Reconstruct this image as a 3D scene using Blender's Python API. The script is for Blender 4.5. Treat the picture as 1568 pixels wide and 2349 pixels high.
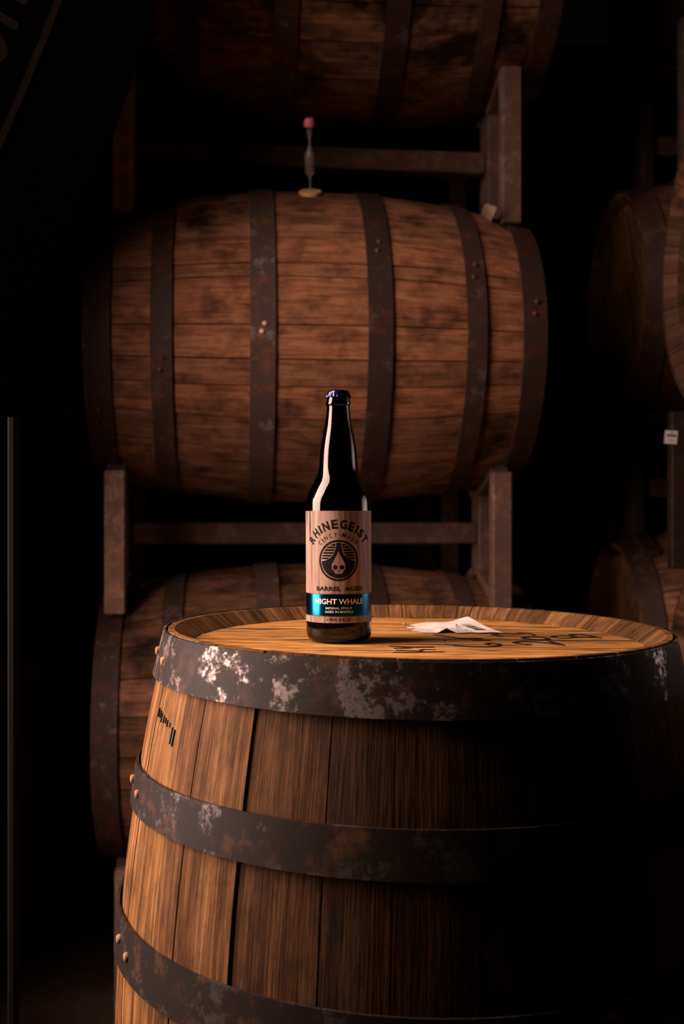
import bpy, bmesh, math, random
from mathutils import Vector, Matrix, Euler

for o in list(bpy.data.objects):
    bpy.data.objects.remove(o, do_unlink=True)
scene = bpy.context.scene
COL = scene.collection
R = math.radians
CAMZ = 1.016

# ------------------------------------------------------------------ camera
cam_d = bpy.data.cameras.new('camera')
cam = bpy.data.objects.new('camera', cam_d)
COL.objects.link(cam)
cam.location = (0, 0, CAMZ)
cam.rotation_euler = (R(90), 0, 0)
cam_d.sensor_fit = 'VERTICAL'
cam_d.sensor_height = 36.0
cam_d.sensor_width = 24.0
cam_d.lens = 36.0 * 2400 / 2349
cam_d.shift_y = 5.5 / 2349
cam_d.clip_start = 0.05
cam_d.dof.use_dof = True
cam_d.dof.focus_distance = 1.12
cam_d.dof.aperture_fstop = 5.6
scene.camera = cam

# ------------------------------------------------------------------ world, lamps, exposure
world = bpy.data.worlds.new('world')
scene.world = world
world.use_nodes = True
world.node_tree.nodes['Background'].inputs[0].default_value = (1.0, 0.72, 0.6, 1)
world.node_tree.nodes['Background'].inputs[1].default_value = 0.0012

def area_lamp(name, loc, target, sx, sy, power, color, spread):
    l = bpy.data.lights.new(name, 'AREA')
    l.shape = 'RECTANGLE'
    l.size = sx
    l.size_y = sy
    l.energy = power
    l.color = color
    l.spread = R(spread)
    o = bpy.data.objects.new(name, l)
    COL.objects.link(o)
    o.location = loc
    d = Vector(target) - Vector(loc)
    o.rotation_euler = d.to_track_quat('-Z', 'Y').to_euler()
    return o

# tall gridded softbox to the left of the bottle, and a weak strip lamp on the right
area_lamp('softbox', (-0.80, 1.07, CAMZ + 0.50), (0.0, 1.09, CAMZ + 0.16), 0.62, 1.72, 33, (1.0, 0.70, 0.58), 124)
area_lamp('strip_lamp', (0.70, 1.36, CAMZ + 0.22), (0.0, 1.13, CAMZ + 0.22), 0.42, 0.72, 0.18, (1.0, 0.74, 0.68), 42)

vs = scene.view_settings
vs.view_transform = 'Standard'
vs.look = 'None'
vs.exposure = 0.0
vs.gamma = 1.0
vs.use_curve_mapping = False

# ------------------------------------------------------------------ material helpers
class NT:
    def __init__(self, name):
        self.m = bpy.data.materials.new(name)
        self.m.use_nodes = True
        self.t = self.m.node_tree
        self.b = self.t.nodes['Principled BSDF']
    def n(self, typ, **kw):
        nd = self.t.nodes.new(typ)
        for k, v in kw.items():
            if k.startswith('_'):
                setattr(nd, k[1:], v)
        return nd
    def l(self, a, b):
        self.t.links.new(a, b)
    def val(self, sock, v):
        if hasattr(v, 'is_output') or hasattr(v, 'links'):
            self.l(v, sock)
        else:
            sock.default_value = v
    def coords(self, scale=(1, 1, 1), offs=None, uv=False):
        if uv:
            scale = (scale[0], scale[2], 1)
        tc = self.n('ShaderNodeTexCoord')
        mp = self.n('ShaderNodeMapping')
        mp.inputs['Scale'].default_value = scale
        self.l(tc.outputs['UV' if uv else 'Object'], mp.inputs['Vector'])
        out = mp.outputs[0]
        if offs is not None:
            ad = self.n('ShaderNodeVectorMath', _operation='ADD')
            self.l(out, ad.inputs[0])
            self.l(offs, ad.inputs[1])
            out = ad.outputs[0]
        return out
    def rnd_offset(self, k=37.0):
        oi = self.n('ShaderNodeObjectInfo')
        mu = self.n('ShaderNodeMath', _operation='MULTIPLY')
        self.l(oi.outputs['Random'], mu.inputs[0])
        mu.inputs[1].default_value = k
        cb = self.n('ShaderNodeCombineXYZ')
        for i in range(3):
            self.l(mu.outputs[0], cb.inputs[i])
        return cb.outputs[0]
    def loc_offset(self, k=3.1):
        oi = self.n('ShaderNodeObjectInfo')
        mu = self.n('ShaderNodeVectorMath', _operation='SCALE')
        self.l(oi.outputs['Location'], mu.inputs[0])
        mu.inputs['Scale'].default_value = k
        return mu.outputs[0]
    def noise(self, vec, scale, detail=4, rough=0.55, dist=0.0):
        nd = self.n('ShaderNodeTexNoise')
        nd.inputs['Scale'].default_value = scale
        nd.inputs['Detail'].default_value = detail
        nd.inputs['Roughness'].default_value = rough
        nd.inputs['Distortion'].default_value = dist
        self.l(vec, nd.inputs['Vector'])
        return nd.outputs['Fac']
    def ramp(self, fac, stops):
        nd = self.n('ShaderNodeValToRGB')
        e = nd.color_ramp.elements
        while len(e) < len(stops):
            e.new(0.5)
        for el, (p, c) in zip(e, stops):
            el.position = p
            el.color = (c[0], c[1], c[2], 1) if not isinstance(c, (int, float)) else (c, c, c, 1)
        self.l(fac, nd.inputs[0])
        return nd.outputs[0]
    def mix(self, fac, a, b, mode='MIX'):
        nd = self.n('ShaderNodeMix', _data_type='RGBA', _blend_type=mode)
        for sock, v in ((nd.inputs[0], fac), (nd.inputs[6], a), (nd.inputs[7], b)):
            if isinstance(v, (tuple, list)):
                sock.default_value = (v[0], v[1], v[2], 1)
            elif isinstance(v, (int, float)):
                sock.default_value = v
            else:
                self.l(v, sock)
        return nd.outputs[2]
    def objcolor(self):
        return self.n('ShaderNodeObjectInfo').outputs['Color']
    def bump(self, h, strength, dist):
        nd = self.n('ShaderNodeBump')
        nd.inputs['Strength'].default_value = strength
        nd.inputs['Distance'].default_value = dist
        self.l(h, nd.inputs['Height'])
        self.l(nd.outputs[0], self.b.inputs['Normal'])
    def set(self, **kw):
        for k, v in kw.items():
            s = self.b.inputs[k.replace('_', ' ')]
            if isinstance(v, tuple):
                s.default_value = (*v, 1) if len(v) == 3 else v
            elif isinstance(v, (int, float)):
                s.default_value = v
            else:
                self.l(v, s)

def simple(name, color, rough=0.6, metal=0.0, **kw):
    m = NT(name)
    m.set(Base_Color=color, Roughness=rough, Metallic=metal)
    for k, v in kw.items():
        m.b.inputs[k.replace('_', ' ')].default_value = v
    return m.m

def wood(name, dark, mid, light, grain=(95, 95, 1.5), fine=(430, 430, 5), stain=0.0, stain_scale=7.0, stain_lo=0.5, rough=0.75, bump=0.5, blotch=0.35, crack=0.7, uv=False, bscale=(13, 13, 8), crack_lo=0.30, stain_vec=(1, 1, 0.75)):
    m = NT(name)
    off = m.rnd_offset()
    g = m.noise(m.coords(grain, off, uv), 1.0, 4, 0.6, 0.25)
    f = m.noise(m.coords(fine, off, uv), 1.0, 2, 0.6)
    ck = m.noise(m.coords(tuple(q * 2.2 if q > 20 else q * 0.9 for q in grain), off, uv), 1.0, 4, 0.6, 0.25)
    col = m.ramp(g, [(0.28, dark), (0.5, mid), (0.70, light)])
    fr = m.ramp(f, [(0.34, 0.28), (0.55, 1.0)])
    col = m.mix(0.6, col, fr, 'MULTIPLY')
    cr = m.ramp(ck, [(crack_lo, 0.08), (crack_lo + 0.07, 1.0)])
    col = m.mix(crack, col, cr, 'MULTIPLY')
    # dents and old dirt, blotchy
    b = m.noise(m.coords(bscale, off, uv), 1.0, 7, 0.7)
    br = m.ramp(b, [(0.36, 0.22), (0.56, 1.0)])
    col = m.mix(blotch, col, br, 'MULTIPLY')
    if stain > 0:
        s = m.noise(m.coords(stain_vec, m.loc_offset()), stain_scale, 5, 0.6, 0.3)
        sm = m.ramp(s, [(stain_lo, 0.0), (stain_lo + 0.13, 1.0)])
        mul = m.n('ShaderNodeMath', _operation='MULTIPLY')
        m.l(sm, mul.inputs[0])
        mul.inputs[1].default_value = stain
        col = m.mix(mul.outputs[0], col, (0.012, 0.008, 0.006))
    col = m.mix(1.0, col, m.objcolor(), 'MULTIPLY')
    m.set(Base_Color=col, Roughness=rough)
    m.b.inputs['Specular IOR Level'].default_value = 0.12
    hm = m.n('ShaderNodeMath', _operation='ADD')
    m.l(f, hm.inputs[0])
    m.l(b, hm.inputs[1])
    m.bump(hm.outputs[0], bump, 0.0016)
    return m.m

def iron(name, dark, rust, bare, bare_amt, rust_amt, metal=0.75):
    m = NT(name)
    off = m.loc_offset(5.0)
    n1 = m.noise(m.coords((1, 1, 1), off), 30, 8, 0.7)
    n2 = m.noise(m.coords((1.3, 1, 1.2), off), 15, 10, 0.78)
    n3 = m.noise(m.coords((1, 1, 1), off), 190, 4, 0.65)
    rm = m.ramp(n1, [(0.60 - rust_amt, 0.0), (0.76 - rust_amt, 1.0)])
    col = m.mix(rm, dark, rust)
    bm_ = m.ramp(n2, [(0.72 - bare_amt, 0.0), (0.78 - bare_amt, 1.0)])
    sp = m.ramp(n3, [(0.38, 0.0), (0.58, 1.0)])
    bfac = m.mix(0.55, bm_, sp, 'MULTIPLY')
    col = m.mix(bfac, col, bare)
    rr = m.mix(bfac, (0.62,) * 3, (0.33,) * 3)
    mm = m.mix(bfac, (0.0,) * 3, (metal,) * 3)
    col = m.mix(1.0, col, m.objcolor(), 'MULTIPLY')
    m.set(Base_Color=col, Roughness=rr, Metallic=mm)
    m.b.inputs['Specular IOR Level'].default_value = 0.15
    m.bump(n1, 0.25, 0.0012)
    return m.m

M = {}
M['stave'] = wood('oak stave', (0.085, 0.034, 0.012), (0.20, 0.092, 0.034), (0.37, 0.19, 0.078), grain=(110, 110, 3.0), fine=(430, 430, 16),
                  uv=True, blotch=0.6, bscale=(48, 48, 22), crack=0.85, crack_lo=0.31)
M['stave_old'] = wood('old oak stave', (0.235, 0.105, 0.058), (0.305, 0.143, 0.079), (0.385, 0.187, 0.103), grain=(60, 60, 4.0), fine=(200, 200, 12), stain=0.88,
                      stain_lo=0.535, blotch=0.68, bump=0.4, uv=True, bscale=(30, 30, 17), crack=0.3)
M['stave_dirty'] = wood('stained oak stave', (0.15, 0.07, 0.034), (0.26, 0.125, 0.058), (0.40, 0.195, 0.085), grain=(60, 60, 4.0), fine=(200, 200, 12), stain=0.94,
                        stain_lo=0.46, blotch=0.85, bump=0.4, uv=True, bscale=(30, 30, 17), crack=0.4)
M['head'] = wood('oak head board', (0.38, 0.15, 0.036), (0.74, 0.36, 0.10), (0.88, 0.48, 0.155), grain=(4.5, 62, 62), fine=(14, 330, 330), rough=0.5, crack=0.9,
                 crack_lo=0.39, blotch=0.5, bscale=(22, 60, 60), bump=0.3, stain=0.8, stain_scale=30, stain_lo=0.545, stain_vec=(0.32, 1.3, 1.3))
M['head_old'] = wood('old oak head board', (0.12, 0.06, 0.025), (0.22, 0.115, 0.045), (0.32, 0.18, 0.075), grain=(42, 3.0, 42), fine=(230, 9, 230), rough=0.6)
M['hoop'] = iron('rusty iron hoop', (0.014, 0.009, 0.0075), (0.055, 0.024, 0.014), (0.30, 0.25, 0.24), 0.19, 0.10, 0.97)
M['hoop_plain'] = iron('dark iron hoop', (0.014, 0.009, 0.008), (0.075, 0.030, 0.014), (0.12, 0.10, 0.10), 0.185, 0.07, 0.9)
M['hoop_old'] = iron('old iron hoop', (0.060, 0.036, 0.030), (0.15, 0.050, 0.02), (0.17, 0.135, 0.125), 0.15, 0.07, 0.3)
M['rivet'] = iron('rivet iron', (0.26, 0.14, 0.08), (0.36, 0.18, 0.09), (0.45, 0.32, 0.25), 0.2, 0.1, 0.0)
M['rack'] = iron('rack steel', (0.13, 0.075, 0.058), (0.22, 0.11, 0.06), (0.24, 0.16, 0.13), 0.19, 0.10, 0.1)

# ------------------------------------------------------------------ object helpers
def mesh_obj(name, verts, faces, mat, parent=None, smooth=None, loc=None, rot=None):
    me = bpy.data.meshes.new(name)
    me.from_pydata([tuple(v) for v in verts], [], faces)
    me.validate()
    bm = bmesh.new()
    bm.from_mesh(me)
    bmesh.ops.recalc_face_normals(bm, faces=bm.faces)
    bm.to_mesh(me)
    bm.free()
    return wrap(name, me, mat, parent, smooth, loc, rot)

def wrap(name, me, mat, parent=None, smooth=None, loc=None, rot=None):
    if mat is not None and not me.materials:
        me.materials.append(mat)
    if smooth is not None:
        for p in me.polygons:
            p.use_smooth = True
        me.set_sharp_from_angle(angle=R(smooth))
    o = bpy.data.objects.new(name, me)
    COL.objects.link(o)
    if parent is not None:
        o.parent = parent
    if loc is not None:
        o.location = loc
    if rot is not None:
        o.rotation_euler = rot
    return o

def bm_obj(name, bm, mat, parent=None, smooth=None, loc=None, rot=None):
    me = bpy.data.meshes.new(name)
    bmesh.ops.recalc_face_normals(bm, faces=bm.faces)
    bm.to_mesh(me)
    bm.free()
    return wrap(name, me, mat, parent, smooth, loc, rot)

def thing(name, label, cat, loc, rot=(0, 0, 0), group=None):
    o = bpy.data.objects.new(name, None)
    o.empty_display_size = 0.05
    COL.objects.link(o)
    o.location = loc
    o.rotation_euler = rot
    tag(o, label, cat, group)
    return o

def tag(o, label, cat, group=None):
    o['label'] = label
    o['category'] = cat
    if group:
        o['group'] = group
    return o

def copy_tree(o, parent=None):
    c = o.copy()
    COL.objects.link(c)
    c.parent = parent
    for ch in list(o.children):
        copy_tree(ch, c)
    return c

def add_box(bm, c, size, rot=None, bevel=0.0):
    r = bmesh.ops.create_cube(bm, size=1.0)
    m = Matrix.Translation(Vector(c)) @ ((rot.to_matrix().to_4x4()) if rot else Matrix.Identity(4)) @ Matrix.Diagonal((*size, 1))
    bmesh.ops.transform(bm, matrix=m, verts=r['verts'])
    if bevel > 0:
        ed = list({e for v in r['verts'] for e in v.link_edges})
        bmesh.ops.bevel(bm, geom=ed, offset=bevel, segments=1, profile=0.5, affect='EDGES')

def lathe(profile, seg=64, cap=True):
    """profile: list of (r, z), returns verts, faces about Z"""
    verts, faces = [], []
    for r, z in profile:
        for i in range(seg):
            a = 2 * math.pi * i / seg
            verts.append((r * math.sin(a), -r * math.cos(a), z))
    for j in range(len(profile) - 1):
        for i in range(seg):
            k = (i + 1) % seg
            faces.append((j * seg + i, j * seg + k, (j + 1) * seg + k, (j + 1) * seg + i))
    if cap:
        faces.append(tuple(range(seg)))
        faces.append(tuple((len(profile) - 1) * seg + i for i in range(seg)))
    return verts, faces

# ------------------------------------------------------------------ setting
def concrete(name, a, b, scale):
    m = NT(name)
    n1 = m.noise(m.coords((1, 1, 1)), scale, 8, 0.65)
    n2 = m.noise(m.coords((1, 1, 1)), scale * 9, 4, 0.6)
    col = m.ramp(n1, [(0.35, a), (0.65, b)])
    col = m.mix(0.4, col, m.ramp(n2, [(0.35, 0.4), (0.6, 1.0)]), 'MULTIPLY')
    m.set(Base_Color=col, Roughness=0.8)
    m.bump(n2, 0.3, 0.003)
    return m.m

M['floor'] = concrete('concrete floor', (0.05, 0.03, 0.022), (0.12, 0.075, 0.055), 4.0)
M['wall'] = concrete('dark wall', (0.02, 0.016, 0.015), (0.035, 0.028, 0.026), 2.0)
bm = bmesh.new()
add_box(bm, (0, 2.6, -0.05), (6.4, 7.2, 0.1))
o = bm_obj('floor', bm, M['floor'])
o['kind'] = 'structure'
bm = bmesh.new()
add_box(bm, (0, 6.25, 1.9), (6.4, 0.1, 3.8))
o = bm_obj('wall_back', bm, M['wall'])
o['kind'] = 'structure'

# ------------------------------------------------------------------ barrels
BL = 0.89
HB = BL / 2
RB, RE = 0.330, 0.277            # belly and end radius of the staves

def rad(s):
    return RB - (RB - RE) * (s / HB) ** 2

def stave_mesh(a0, a1, seg, thick, chime, extra=0.0, wide0=0.0, wide1=0.0, arc=3, gap=0.0006):
    """one stave between angles a0 and a1 (radians), chimes cut with an inner bevel"""
    zs = [-HB + BL * i / seg for i in range(seg + 1)]
    verts, faces = [], []
    def P(r, a, z):
        return (r * math.sin(a), -r * math.cos(a), z)
    ring = arc + 1 + 2
    for i, z in enumerate(zs):
        ro = rad(z) + extra
        ri = ro - thick
        zi = z
        if i in (0, seg):
            zi = math.copysign(HB - chime, z)
        g = gap / ro
        f = max(0.0, min(1.0, (HB - z) / BL * 2.2))
        b0 = a0 + g + wide0 * f / ro
        b1 = a1 - g - wide1 * f / ro
        for k in range(arc + 1):
            a = b0 + (b1 - b0) * k / arc
            rr = ro - (0.0007 if k in (0, arc) else 0)
            verts.append(P(rr, a, z))
        verts.append(P(ri, b1, zi))
        verts.append(P(ri, b0, zi))
    for i in range(seg):
        for k in range(ring):
            k2 = (k + 1) % ring
            faces.append((i * ring + k, i * ring + k2, (i + 1) * ring + k2, (i + 1) * ring + k))
    # ends: narrow flat lip, then bevelled inner face
    for i, sgn in ((0, -1), (seg, 1)):
        base = len(verts)
        ro = rad(HB) + extra - 0.007
        for k in range(arc + 1):
            a = a0 + 0.0006 / ro + (a1 - a0 - 0.0012 / ro) * k / arc
            verts.append(P(ro, a, sgn * HB))
        for k in range(arc):
            faces.append((i * ring + k, i * ring + k + 1, base + k + 1, base + k))
        mid = [base + k for k in range(arc + 1)]
        faces.append(tuple(mid + [i * ring + arc + 1, i * ring + arc + 2]))
        faces.append((i * ring + arc, i * ring + arc + 1, base + arc))
        faces.append((i * ring, base, i * ring + arc + 2))
    return verts, faces

def hoop_mesh(s0, s1, thick=0.0028, seg=96, gap=0.0012, flare=0.0, wob=0.0, rng=None):
    verts, faces = [], []
    ph = rng.random() * 6 if rng else 0
    rows = [0, 0.5, 1]
    for i in range(seg):
        a = 2 * math.pi * i / seg
        dz = wob * math.sin(a + ph)
        ca, sa = math.sin(a), -math.cos(a)
        for t in rows:
            z = s0 + (s1 - s0) * t
            r = rad(s0) + (rad(s1) - rad(s0)) * t + gap + 0.0006
            if 0 < t < 1:
                r = max(r, rad(z) + gap)
            verts.append((r * ca, r * sa, z + dz))
        for t in reversed(rows):
            z = s0 + (s1 - s0) * t
            r = rad(s0) + (rad(s1) - rad(s0)) * t + gap + 0.0006 + thick
            if 0 < t < 1:
                r = max(r, rad(z) + gap + thick)
            verts.append((r * ca, r * sa, z + dz))
    n = 6
    for i in range(seg):
        j = (i + 1) % seg
        for k in range(n):
            k2 = (k + 1) % n
            faces.append((i * n + k, i * n + k2, j * n + k2, j * n + k))
    return verts, faces

def rivet_mesh(r=0.0048, h=0.0036):
    prof = [(r * 0.94, -0.0015), (r, 0.0), (r * 0.95, h * 0.55), (r * 0.7, h * 0.9), (r * 0.25, h)]
    return lathe(prof, 12)

def board_mesh(rr, y0, y1, zt, th, n=10):
    """head board: strip of the disc of radius rr between y0 and y1, long along X"""
    y0c, y1c = max(-rr + 1e-4, y0), min(rr - 1e-4, y1)
    ys = [y0c + (y1c - y0c) * i / n for i in range(n + 1)]
    right = [(math.sqrt(rr * rr - y * y), y) for y in ys]
    left = [(-x, y) for x, y in reversed(right)]
    pts = right + left
    m = len(pts)
    verts = [(x, y, zt) for x, y in pts] + [(x, y, zt - th) for x, y in pts]
    faces = [tuple(range(m)), tuple(range(m, 2 * m))]
    for i in range(m):
        j = (i + 1) % m
        faces.append((i, j, m + j, m + i))
    return verts, faces

def build_barrel(root, bounds, hoops, stave_mat, head_mat, hoop_mat, place, seed, tints=None, seg=14, wide=None,
                 rivet_angles=None, hoop_tints=None, chime=0.0148, board_rot=0.0, boards=None, hoop_mats=None, prouds=None, rivet_tone=1.0, rivet_tones=None, gap=0.0011):
    """place: (location, rotation) shared by every part, moving barrel-local axes (length along Z) into the root"""
    rng = random.Random(seed)
    loc, rot = place
    n = len(bounds)
    for i in range(n):
        a0 = R(bounds[i])
        a1 = R(bounds[(i + 1) % n] + (360 if i == n - 1 else 0))
        w0 = wide.get(i, 0) if wide else 0
        w1 = wide.get((i + 1) % n, 0) if wide else 0
        ex = rng.uniform(-0.0007, 0.0003)
        if prouds and i in prouds:
            ex = prouds[i]
        v, f = stave_mesh(a0, a1, seg, 0.027, chime, ex, w0, w1, gap=gap)
        o = mesh_obj('stave', v, f, stave_mat, root, 32, loc, rot)
        uvl = o.data.uv_layers.new(name='grain')
        am = (a0 + a1) / 2
        for lp in o.data.loops:
            co = o.data.vertices[lp.vertex_index].co
            da = (math.atan2(co.x, -co.y) - am + math.pi) % (2 * math.pi) - math.pi
            uvl.data[lp.index].uv = (da * 0.3, co.z + (math.hypot(co.x, co.y) - rad(co.z)) * 0.6)
        t = rng.uniform(0.62, 1.12)
        c = (t, t * rng.uniform(0.93, 1.04), t * rng.uniform(0.88, 1.06))
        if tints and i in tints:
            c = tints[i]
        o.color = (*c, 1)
    rv, rf = rivet_mesh()
    rme = None
    for hi, (s0, s1) in enumerate(hoops):
        v, f = hoop_mesh(s0, s1, rng=rng, wob=0.0012)
        hm = hoop_mats[hi] if hoop_mats else hoop_mat
        h = mesh_obj('hoop', v, f, hm, root, 30, loc, rot)
        t = rng.uniform(0.75, 1.15)
        h.color = (t, t, t, 1)
        if hoop_tints and hi in hoop_tints:
            h.color = (*hoop_tints[hi], 1)
        angs = rivet_angles[hi] if rivet_angles else None
        if angs is None:
            b = rng.uniform(-75, 75)
            angs = (b, b + 5)
        zc = (s0 + s1) / 2
        for k, a in enumerate(angs):
            a = R(a)
            r = rad(zc) + 0.0042
            q = Vector((math.sin(a), -math.cos(a), 0)).to_track_quat('Z', 'Y')
            zk = zc + (0.002 if k == 0 else -0.003)
            if rme is None:
                ro = mesh_obj('rivet', rv, rf, M['rivet'], h, 40, (r * math.sin(a), -r * math.cos(a), zk), q.to_euler())
                rme = ro.data
            else:
                ro = wrap('rivet', rme, None, h, None, (r * math.sin(a), -r * math.cos(a), zk), q.to_euler())
            rt = (rivet_tones or {}).get(hi, rivet_tone)
            ro.color = (rt, rt * 0.95, rt * 0.9, 1)
    # heads
    ys = boards or [-0.26, -0.165, -0.075, 0.02, 0.11, 0.185, 0.26]
    rr = rad(HB) - 0.0245
    for sgn in (1, -1):
        for i in range(len(ys) - 1):
            v, f = board_mesh(rr, ys[i] + 0.0005, ys[i + 1] - 0.0005, HB - chime - 0.0005 + rng.uniform(-0.0004, 0.0002), 0.02)
            if sgn < 0:
                v = [(x, y, -z) for x, y, z in v]
            ca, sa = math.cos(R(board_rot)), math.sin(R(board_rot))
            v = [(x * ca - y * sa, x * sa + y * ca, z) for x, y, z in v]
            b = mesh_obj('head_board', v, f, head_mat, root, None, loc, rot)
            t = rng.uniform(0.82, 1.1)
            b.color = (t, t * rng.uniform(0.95, 1.03), t * rng.uniform(0.9, 1.05), 1)

# ---- the standing barrel in front
fb = [-89.5, -78.0, -68.0, -53.9, -47.4, -34.1, -18.7, -7.5, 6.0, 14.5, 27.0, 38.0, 51.5, 61.0, 74.0, 86.0,
      94.2, 109.0, 120.1, 135.0, 147.8, 159.5, 163.6, 180.2, 184.2, 199.0, 212.0, 226.2, 238.0, 251.0, 261.5]
fh = [(HB - 0.0485, HB - 0.0004), (HB - 0.180, HB - 0.138), (HB - 0.335, HB - 0.286),
      (-HB + 0.275, -HB + 0.325), (-HB + 0.138, -HB + 0.180), (-HB + 0.0004, -HB + 0.0485)]
front = thing('wooden_barrel', 'upright oak barrel standing in front with the dark beer bottle on its head', 'barrel',
              (0.0838 - 0.0074, 1.183, 0.0), (0, R(0.48), 0))
tints = {0: (0.75, 0.7, 0.62), 1: (1.05, 1.0, 0.9), 2: (1.05, 1.05, 0.93), 3: (0.66, 0.61, 0.57), 4: (0.74, 0.70, 0.67), 5: (0.36, 0.32, 0.28), 6: (0.24, 0.21, 0.18), 7: (0.22, 0.19, 0.17), 8: (0.2, 0.18, 0.16), 9: (0.26, 0.23, 0.2), 10: (0.24, 0.21, 0.19)}  # own stave tones, darkened from left to right to paint in the shade falloff
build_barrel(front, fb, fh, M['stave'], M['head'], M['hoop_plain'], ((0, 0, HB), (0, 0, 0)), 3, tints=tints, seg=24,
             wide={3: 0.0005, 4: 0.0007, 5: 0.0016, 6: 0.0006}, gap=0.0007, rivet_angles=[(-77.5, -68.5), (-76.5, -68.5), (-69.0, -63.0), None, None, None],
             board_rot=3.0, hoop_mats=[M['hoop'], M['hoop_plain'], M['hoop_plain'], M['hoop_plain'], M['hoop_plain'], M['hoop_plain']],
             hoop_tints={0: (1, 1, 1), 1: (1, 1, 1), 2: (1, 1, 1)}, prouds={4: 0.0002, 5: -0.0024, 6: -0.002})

# ---- lying barrels: one built, the others copied from it
mh = [(0.394, HB - 0.0004), (0.277, 0.317), (0.086, 0.133), (-0.133, -0.086), (-0.317, -0.277), (-HB + 0.0004, -0.394)]
# local angle 0 faces the camera, negative is up
mbnds = [-86, -71, -58.5, -43.5, -31.5, -20.9, -15.8, 0.5, 11.7, 20.7, 31.9, 44.8, 55.7, 67.7, 79, 92, 107, 119, 131, 146, 158, 170,
         183, 197, 209, 221, 235, 247, 260]
LIE = ((0, 0, RB + 0.0040), (0, R(90), 0))
mid = thing('wooden_barrel', 'lying oak barrel at eye level behind the bottle, glass airlock standing on top', 'barrel',
            (-0.07, 2.27, CAMZ + 0.355 - RB - 0.004), (0, 0, R(6)))
mt = {3: (1.0, 0.95, 0.92), 4: (1.15, 1.02, 0.94), 5: (0.95, 0.9, 0.85), 6: (1.1, 0.97, 0.9), 7: (1.12, 1.0, 0.92), 8: (0.85, 0.8, 0.76),
      9: (1.12, 1.0, 0.9), 10: (0.78, 0.75, 0.72), 11: (0.9, 0.82, 0.74), 12: (0.8, 0.74, 0.66)}
build_barrel(mid, mbnds, mh, M['stave_old'], M['head_old'], M['hoop_old'], LIE, 11, tints=mt, seg=12,
             rivet_angles=[None, (-24, -19), (-30, -26), (0.5, 3.0), (12, 16), None], chime=0.022, rivet_tone=0.32, rivet_tones={3: 1.9},
             hoop_tints={0: (0.85, 0.8, 0.8), 1: (0.95, 0.85, 0.8), 2: (0.65, 0.62, 0.62), 3: (1.25, 1.25, 1.25), 4: (0.9, 0.85, 0.85), 5: (0.8, 0.75, 0.75)})

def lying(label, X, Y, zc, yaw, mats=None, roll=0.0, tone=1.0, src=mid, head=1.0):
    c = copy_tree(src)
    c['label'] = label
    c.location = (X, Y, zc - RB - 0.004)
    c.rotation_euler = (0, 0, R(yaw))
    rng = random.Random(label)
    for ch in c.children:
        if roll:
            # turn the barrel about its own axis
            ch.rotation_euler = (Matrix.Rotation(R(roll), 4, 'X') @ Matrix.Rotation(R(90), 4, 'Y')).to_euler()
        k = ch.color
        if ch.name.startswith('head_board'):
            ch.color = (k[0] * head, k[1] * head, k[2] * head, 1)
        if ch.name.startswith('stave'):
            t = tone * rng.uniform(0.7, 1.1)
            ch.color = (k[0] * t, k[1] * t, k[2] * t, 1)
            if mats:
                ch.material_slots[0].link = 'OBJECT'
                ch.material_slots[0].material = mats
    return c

n6 = Vector((-math.sin(R(6)), math.cos(R(6)), 0))
ZT, ZM, ZL = CAMZ + 1.182, CAMZ + 0.355, CAMZ - 0.437
def back_of(x, y, k, dx=0):
    p = Vector((x, y, 0)) + n6 * k
    return p.x + dx, p.y
top = lying('lying oak barrel with dark stains at the top of the picture, above the glass airlock', -0.025, 2.27, ZT, 6, M['stave_dirty'], 150)
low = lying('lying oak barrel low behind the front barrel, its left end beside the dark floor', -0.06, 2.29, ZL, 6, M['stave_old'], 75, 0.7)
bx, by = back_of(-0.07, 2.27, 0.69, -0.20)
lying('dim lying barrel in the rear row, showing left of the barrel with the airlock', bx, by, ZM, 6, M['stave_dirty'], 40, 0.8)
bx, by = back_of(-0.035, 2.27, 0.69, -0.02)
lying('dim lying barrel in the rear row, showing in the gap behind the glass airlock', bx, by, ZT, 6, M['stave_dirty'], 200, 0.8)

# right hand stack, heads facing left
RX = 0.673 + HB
rfront = lying('barrel at the right edge of the picture with lit end grain on its rim', RX, 1.92, CAMZ + 0.475, 0, M['stave_old'], 28, 0.42, head=0.3)  # stave and head colours darkened to paint in the light falloff here
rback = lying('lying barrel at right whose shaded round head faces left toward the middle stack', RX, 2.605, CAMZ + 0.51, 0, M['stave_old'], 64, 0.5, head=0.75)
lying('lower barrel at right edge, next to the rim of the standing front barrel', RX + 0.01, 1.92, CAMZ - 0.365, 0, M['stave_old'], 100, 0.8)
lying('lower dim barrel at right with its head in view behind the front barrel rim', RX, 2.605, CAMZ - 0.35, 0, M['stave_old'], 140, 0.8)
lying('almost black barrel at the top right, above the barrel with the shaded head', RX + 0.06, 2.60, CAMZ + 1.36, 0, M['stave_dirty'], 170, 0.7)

# ------------------------------------------------------------------ barrel racks
RF = rad(0.39)
def bar(name, parent, p0, p1, w, t, mat=None):
    """flat bar in the plane x = const: from p0 to p1 (local y, z), width w along x, thickness t"""
    x, (y0, z0), (y1, z1) = p0[0], p0[1:], p1[1:]
    L = math.hypot(y1 - y0, z1 - z0)
    ang = math.atan2(z1 - z0, y1 - y0)
    bm = bmesh.new()
    add_box(bm, (x, (y0 + y1) / 2, (z0 + z1) / 2), (w, L, t), Euler((ang, 0, 0)), 0.002)
    o = bm_obj(name, bm, mat or M['rack'], parent)
    return o

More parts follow.
